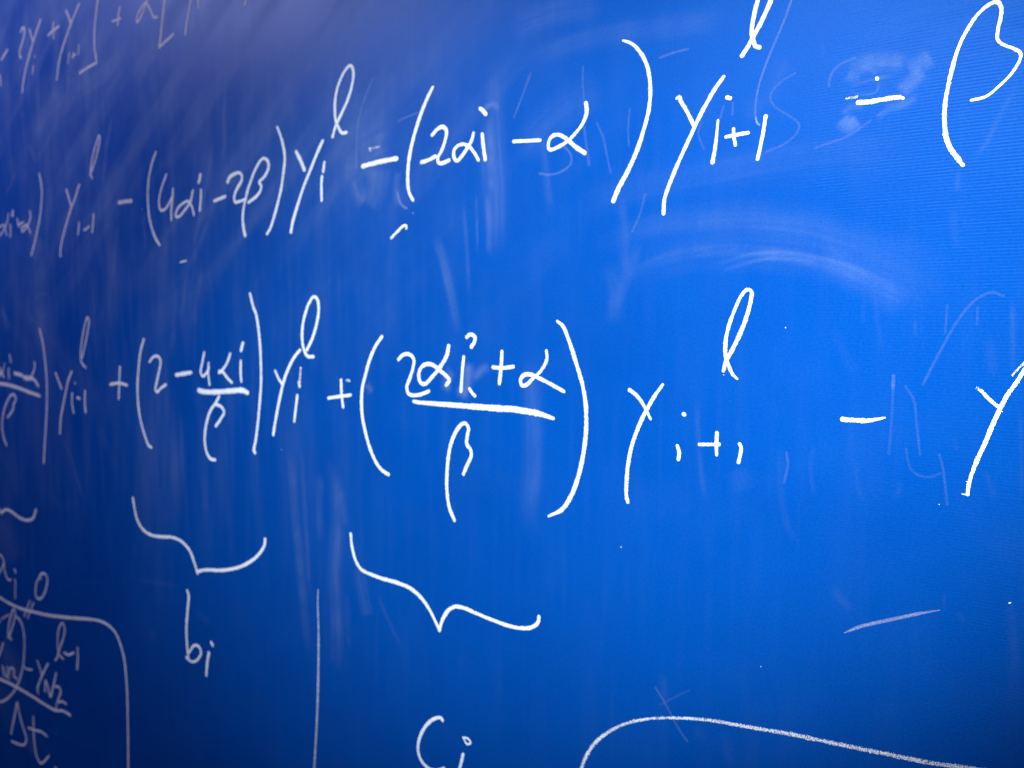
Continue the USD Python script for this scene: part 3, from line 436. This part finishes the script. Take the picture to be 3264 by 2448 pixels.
["chalk_mark","tiny white speck at the right edge beside the pale tapering streak",[[[[-623,13313],[-616,13316]],0.4,0.7]]],
["faint_stroke","faint crossed slash over the top of the grainy outline",[[[[-3598,11876],[-3500,11754],[-3412,11621],[-3337,11514],[-3258,11432]],1.0,0.111],[[[-3549,11718],[-3403,11827],[-3248,11942]],0.8,0.052]]],
["letter_a","letter a at the left picture edge above the bottom left outline",[[[[-17550,10585],[-17406,10724],[-17333,10837],[-17386,10930],[-17513,10964]],0.8,0.8],[[[-17317,10840],[-17314,10701],[-17258,10578],[-17150,10523],[-17077,10544]],0.8,0.8]]],
["letter_i","subscript i of the letter a",[[[[-16899,10580],[-16899,10465],[-16920,10338],[-16925,10213]],0.8,0.8],[[[-16898,10768],[-16871,10719]],1.0,0.8]]],
["digit_zero","pale digit zero above the bottom left outline",[[[[-15898,10767],[-15939,10804],[-15838,10880],[-15722,10887],[-15661,10824],[-15684,10703],[-15763,10555],[-15891,10424],[-16012,10373],[-16113,10407],[-16117,10534],[-16061,10671],[-15943,10800]],1.0,0.7]]],
["equals_sign","pair of faint upright dashes crossing the bottom left outline",[[[[-16362,10265],[-16487,10085],[-16600,9928]],0.9,0.5],[[[-16227,10254],[-16335,10093],[-16463,9918]],0.9,0.55]]],
["box_outline","rounded outline in the bottom left corner",[[[[-17755,10125],[-17597,10109],[-17324,10074],[-16925,10051],[-16535,10059],[-16154,10092],[-15711,10130],[-15141,10211],[-14594,10299],[-14312,10347],[-13970,10392],[-13680,10382],[-13437,10292],[-13291,10111],[-13200,9896],[-13163,9649],[-13147,9358],[-13154,8961],[-13168,8559],[-13203,7869]],[1.1,1.1,1.1,1.15,1.2,1.25,1.3,1.3,1.3,1.2,1.1,1.1,1.1,1.1,1.1,1.1,1.1,1.1,1.1,1.1],0.85]]],
["letter_ell","narrow superscript l crossing the top of the bottom left outline",[[[[-17302,9353],[-17257,9581],[-17142,9810],[-17020,9975],[-16954,9939],[-17006,9770],[-17116,9588],[-17232,9391],[-17161,9355]],0.85,0.85]]],
["closing_parenthesis","large pale closing parenthesis inside the bottom left outline",[[[[-16906,9858],[-16774,9807],[-16672,9683],[-16639,9443],[-16673,9166],[-16739,8925],[-16860,8691],[-17008,8482],[-17163,8316],[-17366,8159],[-17619,8010],[-17897,7917]],1.1,0.6],[[[-17740,9524],[-17457,9722],[-17201,9832]],1.0,0.35]]],
["letter_y","upper end of a letter cut by the left picture edge inside the bottom left outline",[[[[-17516,9197],[-17596,9068],[-17718,8899]],0.95,0.8]]],
["letter_n","small capital n above the lowest fraction bar, left of the pale parenthesis",[[[[-17557,8529],[-17583,8731],[-17514,8640],[-17442,8538],[-17363,8772]],0.75,0.75]]],
["digit_two","slashed small two right of the small capital n",[[[[-17362,8518],[-17295,8709],[-17242,8766],[-17167,8788],[-17104,8744],[-17147,8659],[-17086,8627],[-17008,8611]],0.8,0.8]]],
["minus_sign","short minus right of the pale parenthesis inside the bottom left outline",[[[[-16706,8942],[-16637,8909],[-16528,8918],[-16396,8943]],0.85,0.75]]],
["letter_y","letter y inside the bottom left outline",[[[[-16169,9170],[-16093,9064],[-16026,8944]],0.9,0.8],[[[-15778,9196],[-15950,9000],[-16083,8823],[-16207,8624],[-16189,8545]],1.0,0.85]]],
["letter_n","slanted capital n touching the lowest fraction bar",[[[[-15926,8648],[-15878,8858],[-15821,8785],[-15730,8596],[-15606,8829],[-15485,9093]],1.0,0.85]]],
["digit_two","small two at the right end of the lowest fraction bar",[[[[-15539,8835],[-15396,8861],[-15345,8788],[-15439,8633],[-15469,8565],[-15300,8620],[-15171,8608]],1.0,0.85]]],
["fraction_bar","lowest fraction bar, sloping inside the bottom left outline",[[[[-17921,8422],[-17725,8429],[-17339,8444],[-16920,8436],[-16425,8418],[-15947,8389],[-15567,8382],[-15273,8447],[-15039,8436]],1.2,0.95],[[[-15514,8527],[-15537,8390]],0.8,0.7]]],
["letter_ell","superscript l before minus one inside the bottom left outline",[[[[-15499,9336],[-15438,9385],[-15366,9513],[-15258,9687],[-15152,9860],[-15111,10016],[-15186,10096],[-15295,9998],[-15373,9790],[-15380,9596],[-15336,9477],[-15209,9430]],0.9,0.8]]],
["minus_sign","superscript minus inside the bottom left outline",[[[[-15163,9556],[-15027,9549],[-14835,9628]],1.05,0.85]]],
["digit_one","superscript one inside the bottom left outline",[[[[-14689,9749],[-14689,9586],[-14733,9360]],1.0,0.85]]],
["letter_delta","capital delta below the lowest fraction bar",[[[[-17349,7424],[-17246,7668],[-17128,7933],[-17040,8134],[-16985,7972],[-16888,7769],[-16787,7614],[-16730,7493],[-16809,7367],[-17022,7303],[-17339,7272]],0.95,0.85]]],
["letter_t","letter t right of the capital delta",[[[[-16414,8020],[-16426,7786],[-16415,7495],[-16346,7267],[-16221,7181],[-16084,7246],[-15885,7419]],0.95,0.85],[[[-16626,7747],[-16391,7774],[-16124,7812],[-15919,7789]],1.0,0.85]]],
["chalk_mark","tiny mark at the bottom picture edge below the letter t",[[[[-15663,7273],[-15606,7255]],0.9,0.7]]],
["chalk_mark","comma-like tick below the long opening parenthesis of the upper equation",[[[[-7089,16455],[-6976,16534],[-6884,16589],[-6848,16584],[-6848,16553]],[0.8,0.9,0.9,0.8,0.7],0.75]]],
["chalk_mark","short pale dash below 4 alpha i on bare board",[[[[-11312,16333],[-11249,16339],[-11168,16349]],0.7,0.55]]],
["faint_stroke","pale slash above the cut alpha at the left edge of the upper equation",[[[[-16222,18093],[-16343,17958],[-16547,17793]],0.8,0.35]]],
["faint_stroke","faint rubbed out long slash beside the subscript one of the upper equation",[[[[-2414,18226],[-2471,18065],[-2547,17896],[-2619,17733],[-2672,17584],[-2705,17451],[-2715,17323],[-2702,17236],[-2679,17200]],[0.9,0.9,0.9,0.9,0.9,0.8,0.7,0.6,0.8],0.2],[[[-2706,17262],[-2697,17219],[-2676,17200]],0.7,0.45]]],
["faint_stroke","faint rubbed out digit three left of the smudged equals sign",[[[[-2373,17593],[-2506,17529],[-2584,17433],[-2542,17338],[-2419,17243],[-2330,17159],[-2346,17088],[-2443,17012],[-2614,16957]],0.8,0.105]]],
["faint_stroke","faint rubbed out arc curving into the smudged equals sign",[[[[-1889,17634],[-2007,17601],[-2075,17528],[-2091,17445]],0.9,0.112]]],
["faint_stroke","faint rubbed out streak below the smudged equals sign",[[[[-1756,17108],[-1916,17016],[-2187,16943]],0.9,0.091]]],
["faint_stroke","faint rubbed out tall arc above the bold y of the right picture edge",[[[[-1288,14980],[-1179,15233],[-1056,15490],[-964,15624],[-887,15685],[-825,15704],[-755,15679]],0.9,0.102]]],
["faint_stroke","faint rubbed out short stroke inside the tall arc on the right",[[[[-1134,15608],[-1142,15389]],0.8,0.066],[[[-921,15588],[-922,15459]],0.8,0.066]]],
["faint_stroke","faint rubbed out hook right of the lone minus sign",[[[[-1395,14446],[-1384,14362],[-1351,14280],[-1280,14235],[-1204,14238],[-1137,14273]],0.9,0.06]]],
["faint_stroke","faint rubbed out pair of strokes left of the bold y",[[[[-1416,14956],[-1352,14847],[-1324,14651],[-1293,14408]],0.9,0.078],[[[-1151,14421],[-1127,14340],[-1101,14184],[-1079,14028]],0.9,0.078],[[[-1510,15028],[-1513,14733],[-1526,14396]],1.0,0.06]]],
["faint_stroke","faint rubbed out short line right of the tall closing parenthesis of the upper equation",[[[[-3638,17938],[-3498,17960],[-3360,17967]],0.9,0.136]]],
["faint_stroke","faint rubbed out letter strokes left of the tall closing parenthesis of the upper equation",[[[[-4457,17641],[-4476,17858],[-4473,17992]],0.9,0.096],[[[-4310,17425],[-4238,17276],[-4197,17104],[-4154,16933]],0.9,0.112],[[[-3948,17514],[-3965,17342],[-3956,17166]],0.9,0.096],[[[-4456,17404],[-4421,17174],[-4396,17035]],1.2,0.112]]],
["faint_stroke","faint rubbed out slanting line below the tail of the large upper y",[[[[-3778,16690],[-3825,16518],[-3909,16347]],1.0,0.091]]],
["faint_stroke","faint rubbed out long arc across the head of the long opening parenthesis",[[[[-7360,18337],[-7498,18130],[-7600,17899],[-7645,17604],[-7654,17329]],0.8,0.2],[[[-6968,17789],[-6815,17822],[-6655,17845]],0.8,0.2]]],
["faint_stroke","faint rubbed out zigzag below the large y of the upper equation",[[[[-3213,17288],[-3245,17199],[-3187,17046]],0.8,0.1],[[[-3006,17404],[-3037,17306]],0.8,0.12],[[[-2920,17422],[-2923,17321]],0.8,0.12]]],
["faint_stroke","faint rubbed out slanting line left of the closing parenthesis of the upper equation",[[[[-5105,18026],[-5206,17819],[-5310,17620]],1.0,0.13]]],
["faint_stroke","faint rubbed out short stroke at the lower left of the lone minus sign",[[[[-2369,14330],[-2356,14218],[-2383,14060]],1.0,0.1]]],
["faint_stroke","faint rubbed out short upright stroke above the right end of the lone minus sign",[[[[-1511,15037],[-1512,14942]],1.2,0.14]]]
]'''
DUST = json.loads(DUST); SPECKS = json.loads(SPECKS); SYMBOLS = json.loads(SYMBOLS)

def smooth(t):
    t = np.clip(t, 0, 1); return t * t * (3 - 2 * t)
def line_noise(x, seed):
    """One-dimensional value noise, 0..1."""
    r = np.random.default_rng(seed).random(4096)
    i = np.floor(x).astype(int); f = x - i; f = f * f * (3 - 2 * f)
    return r[i % 4096] * (1 - f) + r[(i + 1) % 4096] * f

# sheet: finer rows and columns where the board comes close
def axis(lo, hi, step):
    x = [lo]
    while x[-1] < hi: x.append(x[-1] + step(x[-1]))
    x[-1] = hi
    return np.array(x)
gx = axis(-2.35, 0.45, lambda x: 0.0010 + 0.0022 * min(1, max(0, (-x - 0.1) / 1.7)) if x < 0.02 else 0.02)
gz = axis(0.45, 2.35, lambda z: 0.0014 if 1.10 < z < 1.86 else 0.0026)
XX, ZZ = np.meshgrid(gx, gz)
nz, nx = XX.shape
P = np.stack([XX.ravel(), np.zeros(XX.size), ZZ.ravel()], 1)

# the chalk dust wiped about on it
clear = np.ones(XX.shape)
for k, (pts, w, a, tail) in enumerate(DUST):
    c, _ = spline(np.array(pts), 0.004)
    seg = np.concatenate([[0], np.cumsum(np.linalg.norm(np.diff(c, axis=0), axis=1))]); total = seg[-1]
    m = w * 1.1
    i0, i1 = np.searchsorted(gx, [c[:, 0].min() - m, c[:, 0].max() + m]); j0, j1 = np.searchsorted(gz, [c[:, 1].min() - m, c[:, 1].max() + m])
    if i1 <= i0 or j1 <= j0: continue
    x, z = XX[j0:j1, i0:i1], ZZ[j0:j1, i0:i1]
    best = np.full(x.shape, 1e9); side = np.zeros(x.shape); along = np.zeros(x.shape)
    for i in range(len(c) - 1):
        d = c[i + 1] - c[i]; l2 = float(d @ d) + 1e-12
        t = ((x - c[i, 0]) * d[0] + (z - c[i, 1]) * d[1]) / l2
        if 0 < i < len(c) - 2: t = np.clip(t, 0, 1)
        elif i == 0: t = np.clip(t, -9, 1)
        else: t = np.clip(t, 0, 9)
        ex, ez = x - c[i, 0] - np.clip(t, 0, 1) * d[0], z - c[i, 1] - np.clip(t, 0, 1) * d[1]
        q = np.hypot(ex, ez); b = q < best
        best[b] = q[b]; side[b] = (ex * d[1] - ez * d[0])[b]; along[b] = (seg[i] + t * math.sqrt(l2))[b]
    s = np.sign(side) * best / (w * .5)
    prof = np.exp(-np.abs(s) ** 2.6 * 1.1)
    n = .5 * line_noise(s * 3.2 + 40 + along / w * .25, 100 + k) + .5 * line_noise(s * 9 + 90 + along / w * .12, 300 + k)
    e = max(tail * total, w * .25)
    fade = smooth((along + w * .2) / e) * smooth((total - along + w * .2) / e)
    patch = .65 + .7 * line_noise(along / max(w, .01) * .8 + 7, 500 + k)
    val = np.clip(.62 * a * prof * fade * (.45 + 1.1 * n) * patch, 0, .9)
    clear[j0:j1, i0:i1] *= 1 - val
# an even film of dust, thicker towards the far end where it was wiped less
def fbm2(sx, sz, seed, oct=4):
    q = np.stack([P[:, 0] * sx, np.full(len(P), 3.7 * seed), P[:, 2] * sz], 1)
    return meshkit.fbm(q, octaves=oct, seed=seed).reshape(XX.shape)
f1, f2 = fbm2(9, 2.2, 1), fbm2(34, 4.5, 2)
f3 = fbm2(4, 4, 3)
norm = lambda f: (f - f.min()) / (f.max() - f.min())
far = smooth((-XX - .45) / 1.0); high = smooth((ZZ - 1.42) / .45)
f4 = fbm2(120, 7, 4, 3); f5 = fbm2(16, 16, 5, 5)
# scuffs that lean over towards the top of the far end
q = np.stack([(P[:, 0] * .8 + P[:, 2] * .6) * 4.0, np.full(len(P), 21.3), (P[:, 0] * .6 - P[:, 2] * .8) * 26], 1)
f6 = meshkit.fbm(q, octaves=4, seed=6).reshape(XX.shape)
band = lambda f, c: smooth((norm(f) - c) / (1 - c))
leftward = .08 + .92 * far * smooth((ZZ - .95) / .6)
film = .002 + leftward * (.10 * band(f1, .42) + .11 * band(f2, .42) + .06 * band(f4, .42)) + smooth((-XX - .25) / .9) * high * (.22 * band(f6, .38) + .09 * norm(f3) + .08 * band(f5, .35)) + .009 * band(f5, .4) + .004 * band(f4, .5)
clear *= 1 - film
dust = np.clip(1 - clear, 0, .85)

# front grid, then rim and back of the 18 mm sheet
f = np.arange(nx * nz).reshape(nz, nx)
a, b, c_, d = f[:-1, :-1].ravel(), f[:-1, 1:].ravel(), f[1:, 1:].ravel(), f[1:, :-1].ravel()
tri = np.concatenate([np.stack([a, b, c_], 1), np.stack([a, c_, d], 1)])
ring = np.concatenate([f[0, :-1], f[:-1, -1], f[-1, :0:-1], f[:0:-1, 0]])
back = np.arange(len(ring)) + nx * nz; nb, nr = np.roll(back, -1), np.roll(ring, -1)
rim = np.concatenate([np.stack([ring, back, nb], 1), np.stack([ring, nb, nr], 1)])
hub = nx * nz + len(ring)
cap = np.stack([back, np.full(len(ring), hub), nb], 1)
V = np.vstack([P, P[ring] + [0, .018, 0], [[(gx[0] + gx[-1]) / 2, .018, (gz[0] + gz[-1]) / 2]]])
panel = usdkit.mesh(stage, '/World/chalkboard/writing_surface', (V, np.concatenate([tri, rim, cap])), board_mat)
vertex_value(panel, 'dust', np.concatenate([dust.ravel(), np.zeros(len(ring) + 1)]))

# ---------------------------------------------------------------- the writing: each symbol a part
LINE = 0.0036                       # how broad the chalk writes
def chalk_stroke(points, width, cover, lift, rng, edge=(.22, .62, .95, 1.06, .95, .62, .22)):
    c, place = spline(np.array(points) / 1e4, 0.0011)
    w = np.asarray(width, float) if np.ndim(width) else np.full(len(points), float(width))
    ww = np.interp(place, np.arange(len(w)) if len(points) > 2 else [0, 1], w) * LINE * np.interp(c[:, 0], [-1.9, -.15], [1.5, 1.0])
    s = np.concatenate([[0], np.cumsum(np.linalg.norm(np.diff(c, axis=0), axis=1))])
    seed = int(rng.integers(1 << 30))
    ww = ww * (1 + .16 * (line_noise(s / .009 + 11, seed) - .5) + .14 * (line_noise(s / .0022 + 5, seed + 1) - .5))
    # round ends
    r = ww[0] * .5; add = np.linspace(1, 0, 5)[:-1]
    t0 = c[0] - c[1]; t0 /= np.linalg.norm(t0) + 1e-9; t1 = c[-1] - c[-2]; t1 /= np.linalg.norm(t1) + 1e-9
    r1 = ww[-1] * .5
    h = np.sqrt(np.clip(1 - add ** 2, .02, 1))
    c = np.vstack([c[0] + t0 * r * add[:, None] * .9, c, c[-1] + t1 * r1 * add[::-1, None] * .9])
    ww = np.concatenate([ww[0] * h, ww, ww[-1] * h[::-1]])
    s = np.concatenate([[0], np.cumsum(np.linalg.norm(np.diff(c, axis=0), axis=1))])
    t = np.gradient(c, axis=0); t /= np.linalg.norm(t, axis=1)[:, None] + 1e-12
    nrm = np.stack([-t[:, 1], t[:, 0]], 1)
    u = np.array([-1, -.82, -.5, 0, .5, .82, 1.]); n = len(c)
    jit = 1 + .20 * (np.stack([line_noise(s / .0016 + 31 * k, seed + 3 + k) for k in range(7)], 1) - .5)
    off = u[None] * jit * ww[:, None] * .5
    x = c[:, None, 0] + nrm[:, None, 0] * off; z = c[:, None, 1] + nrm[:, None, 1] * off
    dome = np.array([.0, .45, .85, 1, .85, .45, .0])
    y = -(lift + .00004 + dome[None] * .00030 * np.minimum(1, ww / LINE)[:, None])
    V = np.stack([x, np.broadcast_to(y, x.shape), z], 2).reshape(-1, 3)
    press = cover * (1 + .22 * (line_noise(s / .012 + 3, seed + 20) - .5))
    cv = press[:, None] * np.array(edge)[None]
    i = np.arange(n - 1)[:, None] * 7 + np.arange(6)[None]; i = i.ravel()
    F = np.concatenate([np.stack([i, i + 1, i + 8], 1), np.stack([i, i + 8, i + 7], 1)])
    return V, F, cv.ravel()

def bind_symbol(name, label, V, F, cv, mat):
    m = usdkit.mesh(stage, '/World/chalkboard/' + numbered(name), (V, F), mat)
    vertex_value(m, 'cover', cv)
    m.CreateDoubleSidedAttr(True)
    if label: m.GetPrim().SetCustomDataByKey('label', label)
    return m

rng = np.random.default_rng(7)
for k, (name, label, strokes) in enumerate(SYMBOLS):
    faint = name in ('faint_stroke', 'chalk_streak', 'dividing_line')
    VV, FF, CC, base, dots = [], [], [], 0, []
    for q, (pts, w, cov) in enumerate(strokes):
        if name == 'faint_stroke': w = (np.asarray(w) * .85).tolist()
        V, F, cv = chalk_stroke(pts, w, cov if faint else .30 + .62 * cov, .00002 + .0000015 * k + .00001 * q, rng, *([(0, .35, .85, 1, .85, .35, 0)] if faint else []))
        if name == 'letter_i' and q > 0:
            dots.append((V, F, cv)); continue
        VV.append(V); FF.append(F + base); CC.append(cv); base += len(V)
    m = bind_symbol(name, label, np.vstack(VV), np.vstack(FF), np.concatenate(CC), faint_mat if faint else chalk_mat)
    for q, (V, F, cv) in enumerate(dots):           # the dot of an i
        d = usdkit.mesh(stage, str(m.GetPath()) + ('/dot' if q == 0 else '/dot_%03d' % q), (V, F), chalk_mat)
        vertex_value(d, 'cover', cv); d.CreateDoubleSidedAttr(True)

# crumbs of chalk clinging to the board
for x, z, r in SPECKS:
    n = 9; th = np.linspace(0, 2 * math.pi, n, endpoint=False)
    rr = max(r - .6, .3) * .00055 * (0.7 + .6 * rng.random(n))
    ring0 = np.stack([x + rr * np.cos(th) * 1.3, np.full(n, -.00005), z + rr * np.sin(th)], 1)
    ring1 = np.stack([x + rr * .6 * np.cos(th) * 1.3, np.full(n, -.00045), z + rr * .6 * np.sin(th)], 1)
    V = np.vstack([ring0, ring1, [[x, -.0006, z]]]); i = np.arange(n); j = (i + 1) % n
    F = np.vstack([np.stack([i, j, j + n], 1), np.stack([i, j + n, i + n], 1), np.stack([i + n, j + n, np.full(n, 2 * n)], 1)])
    bind_symbol('chalk_crumb', None, V, F, np.full(len(V), .62), chalk_mat)
